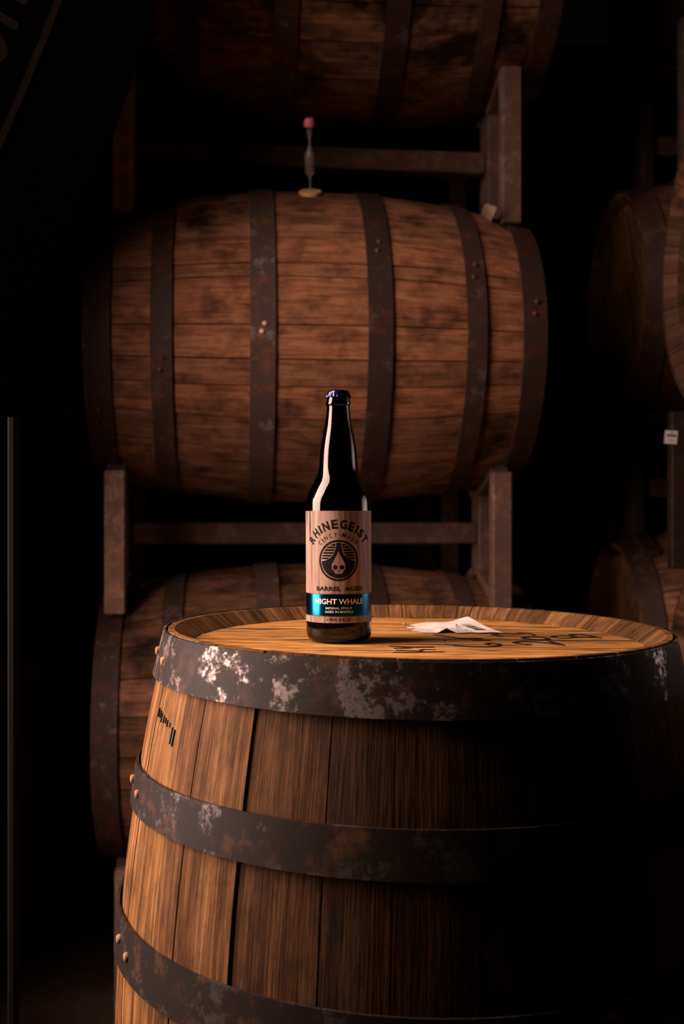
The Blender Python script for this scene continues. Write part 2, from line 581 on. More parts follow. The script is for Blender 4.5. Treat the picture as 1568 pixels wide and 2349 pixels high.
def build_rack(label, X, Y, yaw, zu, zl, depth, floor=False, po=0.165, tone=1.0):
    """rack between barrels with axes at zu (above) and zl (below), or standing on the floor; local y = 0 is the front barrel axis"""
    z0 = 0.0 if floor else zl + 0.240
    root = thing('barrel_rack', label, 'rack', (X, Y, z0), (0, 0, R(yaw)))
    rng = random.Random(label)
    U = lambda z: z - z0
    for sx in (-0.39, 0.39):
        zt = zu - 0.268
        for yy in (-po, depth / 2, depth + po):
            bm = bmesh.new()
            zb = 0.0 if floor else zl + 0.240
            ztop = zt
            add_box(bm, (sx, yy, U((zb + ztop) / 2)), (0.041, 0.034, ztop - zb), None, 0.003)
            o = bm_obj('post', bm, M['rack'], root)
            t = rng.uniform(0.8, 1.1) * (2.8 if sx < 0 else 1.0)  # left posts lightened in colour, for light the softbox doesn't give them
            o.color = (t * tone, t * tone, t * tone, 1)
        hz1 = zu - 0.300
        hz0 = (0.05 if floor else zl + 0.300)
        for yc in (0.0, depth):
            bm = bmesh.new()
            add_box(bm, (sx, yc, U((hz0 + hz1) / 2)), (0.030, 0.075, hz1 - hz0), None, 0.003)
            o = bm_obj('hub_plate', bm, M['rack'], root)
            o.color = (0.7, 0.7, 0.7, 1)
            for s in (-1, 1):
                o = bar('saddle', root, (sx, yc + s * 0.03, U(zu - 0.306)), (sx, yc + s * (po - 0.012), U(zu - 0.262)), 0.038, 0.022)
                o.color = (0.7, 0.66, 0.66, 1)
                if not floor:
                    o = bar('saddle', root, (sx, yc + s * 0.03, U(zl + 0.306)), (sx, yc + s * (po - 0.012), U(zl + 0.262)), 0.038, 0.022)
                    o.color = (0.8, 0.72, 0.7, 1)
                else:
                    o = bar('foot_rail', root, (sx, yc + s * 0.03, 0.05), (sx, yc + s * (po - 0.018), 0.05), 0.038, 0.03)
                    o.color = (0.8, 0.72, 0.7, 1)
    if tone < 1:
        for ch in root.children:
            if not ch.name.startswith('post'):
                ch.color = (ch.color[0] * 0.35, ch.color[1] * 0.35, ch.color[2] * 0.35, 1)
    zc = ((0.05 if floor else zl + 0.312) + zu - 0.312) / 2
    for yc in (0.0, depth):
        bm = bmesh.new()
        add_box(bm, (0, yc, U(zc)), (0.78 - 0.030, 0.045, 0.046), None, 0.003)
        o = bm_obj('crossbar', bm, M['rack'], root)
        o.color = (0.62, 0.58, 0.58, 1)
    return root

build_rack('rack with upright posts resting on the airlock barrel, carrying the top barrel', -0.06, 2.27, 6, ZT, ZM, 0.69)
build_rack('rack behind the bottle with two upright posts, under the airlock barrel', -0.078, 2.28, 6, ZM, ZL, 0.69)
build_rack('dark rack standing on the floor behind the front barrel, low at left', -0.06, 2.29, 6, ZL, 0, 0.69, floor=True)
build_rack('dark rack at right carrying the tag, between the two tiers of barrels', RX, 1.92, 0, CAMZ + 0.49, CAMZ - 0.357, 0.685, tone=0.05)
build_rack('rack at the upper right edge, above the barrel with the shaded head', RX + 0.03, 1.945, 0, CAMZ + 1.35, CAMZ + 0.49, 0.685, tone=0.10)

# ------------------------------------------------------------------ the beer bottle
PX = 0.4858e-3
BX, BY = -0.0034, 1.166
HEADZ = 0.89 - 0.0148 - 0.0005 + 0.0009
BASE_Y = 1463.0
def bz(y):
    return (BASE_Y - y) * PX
bottle = thing('beer_bottle', 'dark glass beer bottle with wood grain label standing on the barrel head', 'bottle', (BX, BY, HEADZ), (0, R(-0.2), 0))
outer_px = [(1463, 54), (1462, 60), (1459, 66.5), (1454, 71), (1447, 74.2), (1438, 75.0), (1424, 74.7), (1414, 74.6), (1300, 74.6), (1166, 74.6), (1149, 74.4), (1140, 73.6), (1132, 71.8),
            (1124, 69.0), (1114, 65.0), (1106, 61.0), (1098, 56.6), (1090, 52.2), (1083, 49.0), (1076, 46.6), (1069, 45.0), (1058, 43.8), (1045, 43.0),
            (1030, 41.9), (1015, 40.0), (1000, 37.6), (985, 34.4), (969, 31.0), (955, 28.9), (940, 27.2), (930, 26.3), (926.5, 25.9), (925, 26.6), (924, 28.0), (922, 28.6), (919, 28.5),
            (910, 26.6), (900, 25.2), (893, 24.6)]
prof = [(r * PX, bz(y)) for y, r in outer_px]
th = 0.0028
inner = [((r * PX - th), bz(y)) for y, r in reversed(outer_px) if y <= 1447]
inner += [(0.028, bz(1447) - 0.001), (0.012, bz(1452))]
v, f = lathe(prof + inner, 96)
M['glass'] = NT('dark bottle glass')
M['glass'].set(Base_Color=(0.055, 0.016, 0.006), Roughness=0.02, IOR=1.5)
M['glass'].b.inputs['Transmission Weight'].default_value = 1.0
dn = M['glass'].noise(M['glass'].coords((1, 1, 1)), 900, 2, 0.5)
dr = M['glass'].ramp(dn, [(0.66, 0.02), (0.74, 0.35)])
M['glass'].l(dr, M['glass'].b.inputs['Roughness'])
M['glass'] = M['glass'].m
mesh_obj('glass_body', v, f, M['glass'], bottle, 40)
lq = [(0.010, bz(1451)), (0.027, bz(1447.5))] + [((r * PX - th - 0.0002), bz(y)) for y, r in outer_px if 1011 <= y <= 1446]
v, f = lathe(lq, 64)
mesh_obj('stout', v, f, simple('black stout', (0.004, 0.0015, 0.0008), 0.15), bottle, 40)

# crown cap with 21 flutes
seg = 21 * 6
rows = [(0.0, 889.6), (12.0, 889.4), (20.0, 889.9), (24.2, 891.6), (26.2, 895.0), (27.2, 899.0), (28.6, 903.5), (29.4, 906.5), (28.0, 906.8), (25.9, 903.0), (25.6, 897.0)]
verts, faces = [], []
for j, (r, y) in enumerate(rows[1:]):
    for i in range(seg):
        a = 2 * math.pi * i / seg
        amp = {5: 0.3, 6: 0.85, 7: 1.3, 8: 1.3, 9: 0.6}.get(j + 1, 0.0)
        rr = (r + amp * math.cos(21 * a)) * PX
        verts.append((rr * math.sin(a), -rr * math.cos(a), bz(y)))
nr = len(rows) - 1
for j in range(nr - 1):
    for i in range(seg):
        k = (i + 1) % seg
        faces.append((j * seg + i, j * seg + k, (j + 1) * seg + k, (j + 1) * seg + i))
faces.append(tuple(range(seg)))
M['cap'] = simple('navy crown cap', (0.022, 0.024, 0.075), 0.22, 0.85, Coat_Weight=0.4)
mesh_obj('crown_cap', verts, faces, M['cap'], bottle, 50)

# label shell, printed bands and lettering wrapped on the glass
RLAB = 75.15
def wrap_pt(u, v, lift=0.0):
    """u, v in label units (u to the right from the front centre line, v = height row)"""
    r = (RLAB * PX) + lift
    a = u / RLAB
    return (r * math.sin(a), -r * math.cos(a), bz(v))

def wrap_band(name, u0, u1, v0, v1, mat, parent, lift, back=None):
    n = max(4, int((u1 - u0) / 4))
    verts, faces = [], []
    for j, v in enumerate((v0, v1)):
        for lf in (lift, (back if back is not None else lift - 0.00012)):
            for i in range(n + 1):
                verts.append(wrap_pt(u0 + (u1 - u0) * i / n, v, lf))
    m = n + 1
    for i in range(n):
        faces.append((i, i + 1, 2 * m + i + 1, 2 * m + i))
        faces.append((m + i, m + i + 1, 3 * m + i + 1, 3 * m + i))
        faces.append((i, i + 1, m + i + 1, m + i))
        faces.append((2 * m + i, 2 * m + i + 1, 3 * m + i + 1, 3 * m + i))
    faces.append((0, m, 3 * m, 2 * m))
    faces.append((n, m + n, 3 * m + n, 2 * m + n))
    return mesh_obj(name, verts, faces, mat, parent, 40)

ml = NT('printed wood label')
g = ml.noise(ml.coords((190, 190, 9)), 1.0, 5, 0.6, 0.6)
g2 = ml.noise(ml.coords((620, 620, 26)), 1.0, 3, 0.6)
g3 = ml.noise(ml.coords((105, 105, 7)), 1.0, 3, 0.5, 1.2)
lc = ml.ramp(g, [(0.30, (0.13, 0.075, 0.055)), (0.5, (0.29, 0.185, 0.14)), (0.70, (0.46, 0.31, 0.24))])
lc = ml.mix(0.35, lc, ml.ramp(g2, [(0.35, 0.35), (0.55, 1.0)]), 'MULTIPLY')
lc = ml.mix(1.0, lc, ml.ramp(g3, [(0.325, 0.10), (0.36, 1.0)]), 'MULTIPLY')
ml.set(Base_Color=lc, Roughness=0.55)
ml.b.inputs['Specular IOR Level'].default_value = 0.25
M['label'] = ml.m
M['ink'] = simple('brown black ink', (0.010, 0.006, 0.005), 0.8, Specular_IOR_Level=0.1)
M['inkband'] = simple('dark border ink', (0.006, 0.006, 0.009), 0.4)
mf = NT('blue foil band')
fn = mf.noise(mf.coords((300, 300, 12)), 1.0, 4, 0.6)
mf.set(Base_Color=mf.ramp(fn, [(0.3, (0.003, 0.05, 0.14)), (0.7, (0.008, 0.15, 0.29))]), Roughness=0.2, Metallic=1.0)
M['foil'] = mf.m
M['cream'] = simple('cream lettering', (0.78, 0.66, 0.58), 0.45)

lab = wrap_band('paper_label', -150, 150, 1166, 1416, M['label'], bottle, 0.0, -0.00035)
lab['label'] = 'wood grain printed paper label'
band = wrap_band('blue_band', -150, 150, 1353, 1399.5, M['foil'], lab, 0.00006)
wrap_band('band_border', -150, 150, 1351, 1353, M['inkband'], lab, 0.00007)
wrap_band('band_border', -150, 150, 1399.5, 1401.5, M['inkband'], lab, 0.00007)

def poly_print(name, polys, mat, parent, lift, row0):
    """polys: list of point lists (u, v up from row0); flat print laid on the label"""
    bm = bmesh.new()
    for pts in polys:
        vs_ = [bm.verts.new((p[0], p[1], 0)) for p in pts]
        bm.faces.new(vs_)
    return print_bm(name, bm, mat, parent, lift, row0)

def print_bm(name, bm, mat, parent, lift, row0):
    bmesh.ops.triangulate(bm, faces=bm.faces[:])
    us = [v.co.x for v in bm.verts]
    u = math.ceil(min(us) / 3) * 3
    while u < max(us):
        bmesh.ops.bisect_plane(bm, geom=bm.verts[:] + bm.edges[:] + bm.faces[:], plane_co=(u, 0, 0), plane_no=(1, 0, 0), dist=1e-5)
        u += 3
    for v in bm.verts:
        v.co = wrap_pt(v.co.x, row0 - v.co.y, lift)
    me = bpy.data.meshes.new(name)
    bm.to_mesh(me)
    bm.free()
    # face outwards
    for p in me.polygons:
        if p.normal.x * p.center.x + p.normal.y * p.center.y < 0:
            p.flip()
    return wrap(name, me, mat, parent)

def text_mesh(s, bold=0.0):
    cu = bpy.data.curves.new('lettering', 'FONT')
    cu.body = s
    cu.size = 1.0
    cu.resolution_u = 3
    cu.offset = bold
    ob = bpy.data.objects.new('lettering', cu)
    COL.objects.link(ob)
    me = bpy.data.meshes.new_from_object(ob)
    bpy.data.objects.remove(ob, do_unlink=True)
    return me

def bm_text(s, bold, h, width=None, center=(0, 0), spacing=None):
    """text fitted to cap height h and width, centred at center"""
    me = text_mesh(s, bold)
    xs = [v.co.x for v in me.vertices]
    ys = [v.co.y for v in me.vertices]
    kx = (width / (max(xs) - min(xs))) if width else h / 0.73
    ky = h / (max(ys) - min(ys)) if width else h / 0.73
    bm = bmesh.new()
    bm.from_mesh(me)
    for v in bm.verts:
        v.co.x = (v.co.x - (max(xs) + min(xs)) / 2) * kx + center[0]
        v.co.y = (v.co.y - (max(ys) + min(ys)) / 2) * ky + center[1]
    bpy.data.meshes.remove(me)
    return bm

def line_text(name, s, h, px0, px1, row, mat, bold, lift=0.00012):
    u0 = RLAB * math.asin((px0 - 776) / RLAB)
    u1 = RLAB * math.asin((px1 - 776) / RLAB)
    bm = bm_text(s, bold, h, u1 - u0, ((u0 + u1) / 2, 0))
    return print_bm(name, bm, mat, lab, lift, row)

line_text('lettering', 'BARREL  AGED', 10.0, 727, 829, 1339.5, M['ink'], 0.03)
line_text('lettering', 'NIGHT WHALE', 12.5, 724, 830, 1368, M['cream'], 0.022)
line_text('lettering', 'IMPERIAL STOUT', 5.0, 746.6, 806, 1382.8, M['cream'], 0.004)
line_text('lettering', 'AGED IN BARRELS', 5.0, 745, 808.5, 1390.8, M['cream'], 0.02)
line_text('lettering', '1 PINT, 6 FL OZ', 6.0, 750, 804, 1408.5, M['ink'], 0.03)

def arc_text(s, angs, radius, h, wd, bold):
    bm_all = bmesh.new()
    for ch, an in zip(s, angs):
        if ch == ' ':
            continue
        if ch == '*':
            pts = [(1.3 * math.cos(2 * math.pi * i / 8), 1.3 * math.sin(2 * math.pi * i / 8)) for i in range(8)]
            b = bmesh.new()
            b.faces.new([b.verts.new((p[0], p[1], 0)) for p in pts])
        else:
            b = bm_text(ch, bold, h, wd * {'I': 0.3, 'N': 1.05, 'G': 1.08, 'M': 1.15}.get(ch, 0.9))
        rot = Matrix.Rotation(-R(an), 4, 'Z')
        off = Matrix.Translation((radius * math.sin(R(an)), radius * math.cos(R(an)), 0))
        bmesh.ops.transform(b, matrix=off @ rot, verts=b.verts[:])
        tmp = bpy.data.meshes.new('tmp')
        b.to_mesh(tmp)
        b.free()
        bm_all.from_mesh(tmp)
        bpy.data.meshes.remove(tmp)
    return bm_all

angs = [-55, -41.5, -31.5, -20.5, -6.2, 8.0, 21.5, 31.8, 41.5, 54]
print_bm('lettering', arc_text('RHINEGEIST', angs, 82.5, 20.5, 15.2, 0.04), M['ink'], lab, 0.00012, 1278)
angs2 = [-47, -38.5, -29.5, -18, -6.5, 2.0, 12, 24, 35, 46]
print_bm('lettering', arc_text('CINCY*MADE', angs2, 59, 9.6, 7.0, 0.004), M['ink'], lab, 0.00012, 1278)
poly_print('small_mark', [[(-68, 40), (-66, 37.5), (-63, 39), (-63, 37.8), (-66, 35.8)]], M['ink'], lab, 0.00012, 1278)

# round emblem: ring, striped sky, dark hood, drop shaped skull
def ring_polys(r0, r1, n=72):
    out = []
    for i in range(n):
        a, b = 2 * math.pi * i / n, 2 * math.pi * (i + 1) / n
        out.append([(r1 * math.cos(a), r1 * math.sin(a)), (r1 * math.cos(b), r1 * math.sin(b)), (r0 * math.cos(b), r0 * math.sin(b)), (r0 * math.cos(a), r0 * math.sin(a))])
    return out
EROW = 1276.5
emb = poly_print('emblem_ring', ring_polys(41.4, 45.8), M['ink'], lab, 0.00012, EROW)
hoodL = [(-4.6, 39.5), (-5.4, 33), (-8.5, 20), (-12, 13), (-16.4, 7.8), (-21, 4), (-26.5, 1.3), (-32, -0.4), (-39.3, -1.5)]
def hood_u(v):
    for (u0, v0), (u1, v1) in zip(hoodL, hoodL[1:]):
        if v1 <= v <= v0:
            return u0 + (u1 - u0) * (v0 - v) / (v0 - v1)
    return -38
low_arc = [(39.4 * math.cos(a), 39.4 * math.sin(a)) for a in [R(182 + 176 * i / 30) for i in range(31)]]
hood_poly = hoodL + low_arc[1:-1] + [(-u, v) for u, v in reversed(hoodL)]
poly_print('emblem_hood', [hood_poly], M['ink'], lab, 0.00012, EROW)
stripes = []
for v0, v1 in ((33.0, 37.2), (27.3, 31.2), (21.2, 25.2), (14.8, 18.9), (8.8, 12.6), (2.8, 6.6)):
    l0, l1 = -math.sqrt(39 ** 2 - v0 ** 2), -math.sqrt(39 ** 2 - v1 ** 2)
    r0, r1 = hood_u(v0) - 2.0, hood_u(v1) - 2.0
    if r0 - l0 < 1:
        r0 = l0 + 1
    p = [(l0, v0), (r0, v0), (r1, v1), (l1, v1)]
    stripes.append(p)
    stripes.append([(-u, v) for u, v in reversed(p)])
poly_print('emblem_stripes', stripes, M['ink'], lab, 0.00012, EROW)
half = [(0, 21), (-2.6, 14.5), (-6.0, 8), (-10.5, 0), (-14.2, -7), (-15.6, -13), (-15.0, -18), (-12.5, -21.8), (-8.6, -23.4), (-7.7, -29), (-5.3, -29), (-5.3, -25.4), (-3.7, -25.4), (-3.7, -29.8), (-1.0, -29.8), (-1.0, -25.8)]
sk = half + [(-u, v) for u, v in reversed(half[1:])]
poly_print('emblem_skull', [sk], M['label'], lab, 0.00018, EROW)
face = []
for cu_ in (-7.6, 7.6):
    face.append([(cu_ + 5.2 * math.cos(2 * math.pi * i / 20), -15.2 + 5.2 * math.sin(2 * math.pi * i / 20)) for i in range(20)])
face.append([(-2.4, -23.4), (2.4, -23.4), (1.2, -21.0), (-1.2, -21.0)])
poly_print('emblem_face', face, M['ink'], lab, 0.00024, EROW)

# ------------------------------------------------------------------ things on the barrel head
# handwritten marker strokes on the head boards (metres on the head: x right, y away from the camera)
STROKES = [
    [(0.0505, 1.1183), (0.0614, 1.1141), (0.0754, 1.1109), (0.0979, 1.1145)],
    [(0.0545, 1.0998), (0.0687, 1.1028), (0.0756, 1.1102)],
    [(0.0559, 1.0844), (0.0794, 1.0808), (0.0856, 1.0931), (0.0977, 1.0926)],
    [(0.052, 1.0672), (0.077, 1.0715), (0.1051, 1.0747)],
    [(0.0803, 1.0808), (0.0826, 1.0719)],
    [(0.1079, 1.2289), (0.1166, 1.2169), (0.1319, 1.1975), (0.1429, 1.1935), (0.1606, 1.1947)],
    [(0.1465, 1.1765), (0.1673, 1.1779)],
    [(0.1144, 1.1743), (0.1167, 1.1744)],
    [(0.111, 1.1396), (0.1224, 1.1274), (0.1395, 1.1208), (0.152, 1.1202), (0.1613, 1.123), (0.1689, 1.1291), (0.1716, 1.135), (0.1711, 1.1465), (0.1644, 1.1512), (0.1589, 1.1479), (0.1575, 1.1442), (0.1601, 1.14)],
    [(0.1887, 1.2209), (0.182, 1.2221), (0.1781, 1.2285), (0.1781, 1.2353), (0.1856, 1.2461), (0.1939, 1.2484), (0.2061, 1.244), (0.2135, 1.2523), (0.2204, 1.2519), (0.2243, 1.2461), (0.227, 1.2335)],
    [(0.2071, 1.2066), (0.2162, 1.217), (0.2239, 1.2167), (0.2308, 1.2122), (0.2352, 1.2053), (0.2369, 1.199), (0.2323, 1.19), (0.2243, 1.1879), (0.2154, 1.1912), (0.21, 1.198), (0.2071, 1.2066)],
    [(0.2074, 1.1417), (0.2012, 1.1428), (0.1973, 1.1469), (0.1929, 1.1532), (0.1906, 1.1589), (0.1952, 1.1667), (0.2023, 1.1703), (0.2129, 1.1672), (0.2195, 1.1624), (0.2274, 1.1555), (0.2349, 1.1472), (0.2415, 1.1397)],
    [(0.2321, 1.1745), (0.2346, 1.1641), (0.2384, 1.1511), (0.2415, 1.1397)],
    [(0.2999, 1.2104), (0.296, 1.2182), (0.2923, 1.2312), (0.2877, 1.2409), (0.2788, 1.2454), (0.2712, 1.2424), (0.2697, 1.2355), (0.2718, 1.2248), (0.2734, 1.2167)],
    [(0.296, 1.2182), (0.2734, 1.2167), (0.2606, 1.207), (0.2507, 1.2055), (0.2452, 1.2116), (0.2444, 1.2197), (0.2504, 1.2275), (0.2585, 1.2289), (0.2665, 1.2253), (0.2731, 1.2175)]]

M['marker'] = simple('black marker', (0.012, 0.009, 0.008), 0.5)
def ribbon(pts, w, z0, z1):
    verts, faces = [], []
    n = len(pts)
    for i, (x, y) in enumerate(pts):
        a = Vector(pts[max(0, i - 1)])
        b = Vector(pts[min(n - 1, i + 1)])
        t = (b - a).normalized()
        k = w * (0.7 if i in (0, n - 1) else 1.0) / 2
        nx, ny = -t.y * k, t.x * k
        verts += [(x + nx, y + ny, z1), (x - nx, y - ny, z1), (x + nx, y + ny, z0), (x - nx, y - ny, z0)]
    for i in range(n - 1):
        a, b = i * 4, i * 4 + 4
        faces += [(a, a + 1, b + 1, b), (a, b, b + 2, a + 2), (a + 1, a + 3, b + 3, b + 1)]
    faces += [(0, 1, 3, 2), (4 * n - 4, 4 * n - 3, 4 * n - 1, 4 * n - 2)]
    return verts, faces
zh = BL - 0.0148 - 0.0005
for s_ in STROKES:
    loc_pts = [(x - 0.0838, y - 1.183) for x, y in s_]
    v, f = ribbon(loc_pts, 0.0052, zh - 0.0003, zh + 0.0005)
    o = mesh_obj('marker_stroke', v, f, M['marker'], front)
front['label'] = 'upright oak barrel in front with marker writing and the beer bottle on its head'

# dark scuff marks on the stave under the rivets
rng = random.Random(21)
for k in range(9):
    th = R(-66.5 + 1.25 * k + rng.uniform(-0.2, 0.2))
    ht = rng.uniform(0.004, 0.011) if k < 7 else 0.016
    zt_ = BL - 0.0735 - 0.0013 * k - (0.002 if k >= 7 else 0)
    wa = (0.0006 if k < 7 else 0.0011) / 0.29
    V = []
    for zz in (zt_, zt_ - ht):
        for a in (th - wa, th + wa * (1 if zz == zt_ else 0.4)):
            for dr in (0.0006, -0.001):
                r = rad(zz - HB) + dr
                V.append((r * math.sin(a), -r * math.cos(a), zz))
    mesh_obj('scuff_mark', V, [(0, 2, 6, 4), (1, 3, 7, 5), (0, 1, 3, 2), (4, 5, 7, 6), (0, 1, 5, 4), (2, 3, 7, 6)], M['marker'], front)

# torn paper tag stapled to the head
M['paper'] = NT('worn paper')
pn = M['paper'].noise(M['paper'].coords((1, 1, 1)), 35, 5, 0.6)
M['paper'].set(Base_Color=M['paper'].ramp(pn, [(0.35, (0.62, 0.50, 0.43)), (0.6, (0.86, 0.78, 0.74))]), Roughness=0.7)
M['paper'] = M['paper'].m
PZ = HEADZ - 0.0026
paper = thing('paper_tag', 'torn white paper tag with printed barcode stapled to the front barrel head', 'paper', (0.13, 1.285, PZ))
FL, FR, BLc, BR_ = (0.092, 1.246), (0.192, 1.250), (0.081, 1.336), (0.163, 1.350)
def paper_pt(u, v):
    x = (FL[0] * (1 - u) + FR[0] * u) * (1 - v) + (BLc[0] * (1 - u) + BR_[0] * u) * v
    y = (FL[1] * (1 - u) + FR[1] * u) * (1 - v) + (BLc[1] * (1 - u) + BR_[1] * u) * v
    if u < 0.12:                       # torn left side
        x += 0.004 * math.sin(v * 17) * (1 - u / 0.12)
    y += 0.0018 * math.sin(u * 23) * (1 - v) + 0.002 * math.sin(u * 14 + 1) * v
    fold = max(0.0, 1 - abs(u - 0.33) / 0.11) * max(0.0, 1 - v / 0.55) * 0.0052
    z = 0.0022 + fold + 0.0075 * (v ** 1.6) * (u ** 1.5) * (1.0 if u < 0.9 else 1.0) + 0.0012 * math.sin(u * 9 + v * 5) * v
    z += 0.0014 * math.exp(-((u - 0.8) ** 2 + (v - 0.7) ** 2) * 20)
    return (x - 0.13, y - 1.285, z)
nu, nv = 36, 18
verts = [paper_pt(i / nu, j / nv) for j in range(nv + 1) for i in range(nu + 1)]
m_ = len(verts)
verts += [(x, y, z - 0.0003) for x, y, z in verts]
faces = []
for j in range(nv):
    for i in range(nu):
        a = j * (nu + 1) + i
        q = (a, a + 1, a + nu + 2, a + nu + 1)
        faces.append(q)
        faces.append(tuple(m_ + k for k in q))
edge = [i for i in range(nu + 1)] + [j * (nu + 1) + nu for j in range(1, nv + 1)] + [nv * (nu + 1) + i for i in range(nu - 1, -1, -1)] + [j * (nu + 1) for j in range(nv - 1, 0, -1)]
for a, b in zip(edge, edge[1:] + edge[:1]):
    faces.append((a, b, m_ + b, m_ + a))
sheet = mesh_obj('sheet', verts, faces, M['paper'], paper, 50)
def paper_print(u0, u1, v0, v1, n=3):
    verts, faces = [], []
    for i in range(n + 1):
        for v in (v0, v1):
            x, y, z = paper_pt(u0 + (u1 - u0) * i / n, v)
            verts.append((x, y, z + 0.0004))
    for i in range(n):
        faces.append((2 * i, 2 * i + 2, 2 * i + 3, 2 * i + 1))
    return verts, faces
def print_group(name, rects):
    V, F = [], []
    for r in rects:
        v, f = paper_print(*r)
        F += [tuple(k + len(V) for k in q) for q in f]
        V += v
    o = mesh_obj(name, V, F, M['marker'], sheet)
    return o
rng = random.Random(5)
bars = []
v = 0.18
while v < 0.62:
    w = rng.choice((0.008, 0.014, 0.022))
    bars.append((0.70 + 0.10 * (0.62 - v), 0.84 + 0.10 * (0.62 - v), v, v + w))
    v += w + rng.choice((0.010, 0.016))
print_group('barcode', bars)
lines = []
for k in range(7):
    v = 0.08
    u = 0.34 + 0.05 * k
    while v < 0.40 - 0.03 * abs(k - 3):
        w = rng.uniform(0.02, 0.07)
        lines.append((u, u + 0.016, v, v + w, 1))
        v += w + 0.02
print_group('printed_lines', lines)
M['staple'] = simple('staple steel', (0.75, 0.72, 0.7), 0.25, 0.9)
for (u, v, rz) in ((0.02, 0.97, 0.4), (0.60, 0.47, 1.2)):
    x, y, z = paper_pt(u, v)
    bm = bmesh.new()
    add_box(bm, (0, 0, 0.0024), (0.0065, 0.0016, 0.0016), None, 0.0005)
    add_box(bm, (-0.0030, 0, 0.0008), (0.0012, 0.0014, 0.003))
    add_box(bm, (0.0030, 0, 0.0008), (0.0012, 0.0014, 0.003))
    bm_obj('staple', bm, M['staple'], paper, None, (x, y, z), (0, 0, rz))

# ------------------------------------------------------------------ airlock in the bung of the middle barrel
TA = R(27)
air = thing('airlock', 'clear glass airlock with pink cap standing in a bung on the middle barrel', 'airlock',
            (-0.064, 2.27 - math.sin(TA) * (RB - 0.002), ZM + math.cos(TA) * (RB - 0.002)), (R(29), 0, 0))
v, f = lathe([(0.019, -0.012), (0.0222, 0.0), (0.0228, 0.002), (0.0228, 0.0075), (0.0218, 0.0085)], 40)
mesh_obj('bung', v, f, simple('tan bung', (0.95, 0.60, 0.28), 0.5), air, 40)
mg = simple('clear plastic', (0.85, 0.80, 0.77), 0.08, 0.0, IOR=1.45, Transmission_Weight=0.87)
K = 0.00088
def az(y):
    return (438 - y) * K
tp = [(2.6, 433), (2.6, 402), (4.0, 397), (8.0, 393), (11.0, 387), (12.0, 378), (12.0, 350), (10.0, 343), (5.5, 337), (3.4, 330), (3.2, 318), (4.2, 312), (6.0, 306), (6.6, 300), (6.6, 287)]
pr = [(r * K, az(y)) for r, y in tp]
inn = [(max(0.0010, r * K - 0.0014), az(y)) for r, y in reversed(tp)]
v, f = lathe(pr + inn, 32)
mesh_obj('tube', v, f, mg, air, 40)
v, f = lathe([(1.0 * K, az(397)), (10.2 * K, az(388)), (10.6 * K, az(380)), (10.6 * K, az(368)), (1.0 * K, az(368))], 32)
mesh_obj('liquid', v, f, simple('airlock water', (0.8, 0.75, 0.7), 0.02, 0.0, IOR=1.33, Transmission_Weight=1.0), air, 40)
v, f = lathe([(12.2 * K, az(288)), (12.6 * K, az(284)), (11.6 * K, az(275)), (8.0 * K, az(270.5)), (2.0 * K, az(269.5))], 32)
mesh_obj('pink_cap', v, f, simple('pink plastic', (0.92, 0.20, 0.27), 0.35), air, 40)

# ------------------------------------------------------------------ small wedge under the upper rack, tag on the right hand rack
M['wedge'] = wood('pale wood', (0.22, 0.14, 0.09), (0.38, 0.25, 0.17), (0.48, 0.33, 0.24))
def rel(px, py, d):
    return ((px - 784) / 2400 * d, d, CAMZ + (1180 - py) / 2400 * d)
a, b, c = rel(1112, 466, 2.10), rel(1139, 475, 2.10), rel(1130, 497, 2.10)
o0 = Vector(c)
vv = [Vector(p) - o0 for p in (a, b, c)]
vv += [p + Vector((0.004, 0.09, 0.004)) for p in vv]
wd = mesh_obj('wooden_wedge', vv, [(0, 1, 2), (3, 4, 5), (0, 1, 4, 3), (1, 2, 5, 4), (2, 0, 3, 5)], M['wedge'], None, None, o0)
tag(wd, 'small pale wedge beside the right rack post on top of the airlock barrel', 'wedge')

tg = thing('rack_tag', 'small white printed tag hanging on the dark rack at right', 'tag', rel(1538, 1003, 2.20), (0, R(5), R(-14)))
bm = bmesh.new()
add_box(bm, (0, 0, 0), (0.0255, 0.0012, 0.0275))
bm_obj('card', bm, simple('white card', (0.40, 0.33, 0.31), 0.6), tg)
for (zz, w, h) in ((0.0035, 0.019, 0.0042), (0.009, 0.006, 0.002), (-0.006, 0.008, 0.0015)):
    bm = bmesh.new()
    add_box(bm, (0.001, -0.0008, zz), (w, 0.0006, h))
    bm_obj('printed_line', bm, M['marker'], tg)
bm = bmesh.new()
add_box(bm, (0.0, 0.03, 0.012), (0.003, 0.06, 0.003))
bm_obj('tie', bm, M['marker'], tg)

# ------------------------------------------------------------------ black banner at the upper left
bd, bt = 1.30, 0.50             # distance at x = -0.30 and slope of the turned banner
def bp(px, py):
    k = (px - 784) / 2400
    X = k * (bd + 0.30 * bt) / (1 - k * bt)
    Y = bd + (X + 0.30) * bt
    return (X, (1180 - py) / 2400 * Y)
edge_px = [(445, -260), (404, -120), (365, 0), (330, 100), (294, 200), (258, 300), (202, 432), (150, 560), (105, 678), (62, 790), (59, 880), (58, 958)]
ban = thing('banner', 'black slanted banner with a thin grey stripe hanging at the upper left', 'banner', (-0.42, bd - 0.12 * bt, 0))
M['black'] = simple('black cloth', (0.0016, 0.0014, 0.0014), 1.0, Specular_IOR_Level=0.0)
M['grey'] = simple('faded grey print', (0.012, 0.0085, 0.0065), 1.0, Specular_IOR_Level=0.0)
def by_off(x, z):
    return 0.006 * math.sin((x + z) * 9.0)
def ban_v(x, z, dy=0.0):
    return (x + 0.42, (x + 0.42) * bt + by_off(x, z) + dy, CAMZ + z)
edge_pts = [bp(*p) for p in edge_px]
verts, faces = [], []
n = 8
for (x, z) in edge_pts:
    for k in range(n + 1):
        xx = -0.44 + (x + 0.44) * k / n
        verts.append(ban_v(xx, z))
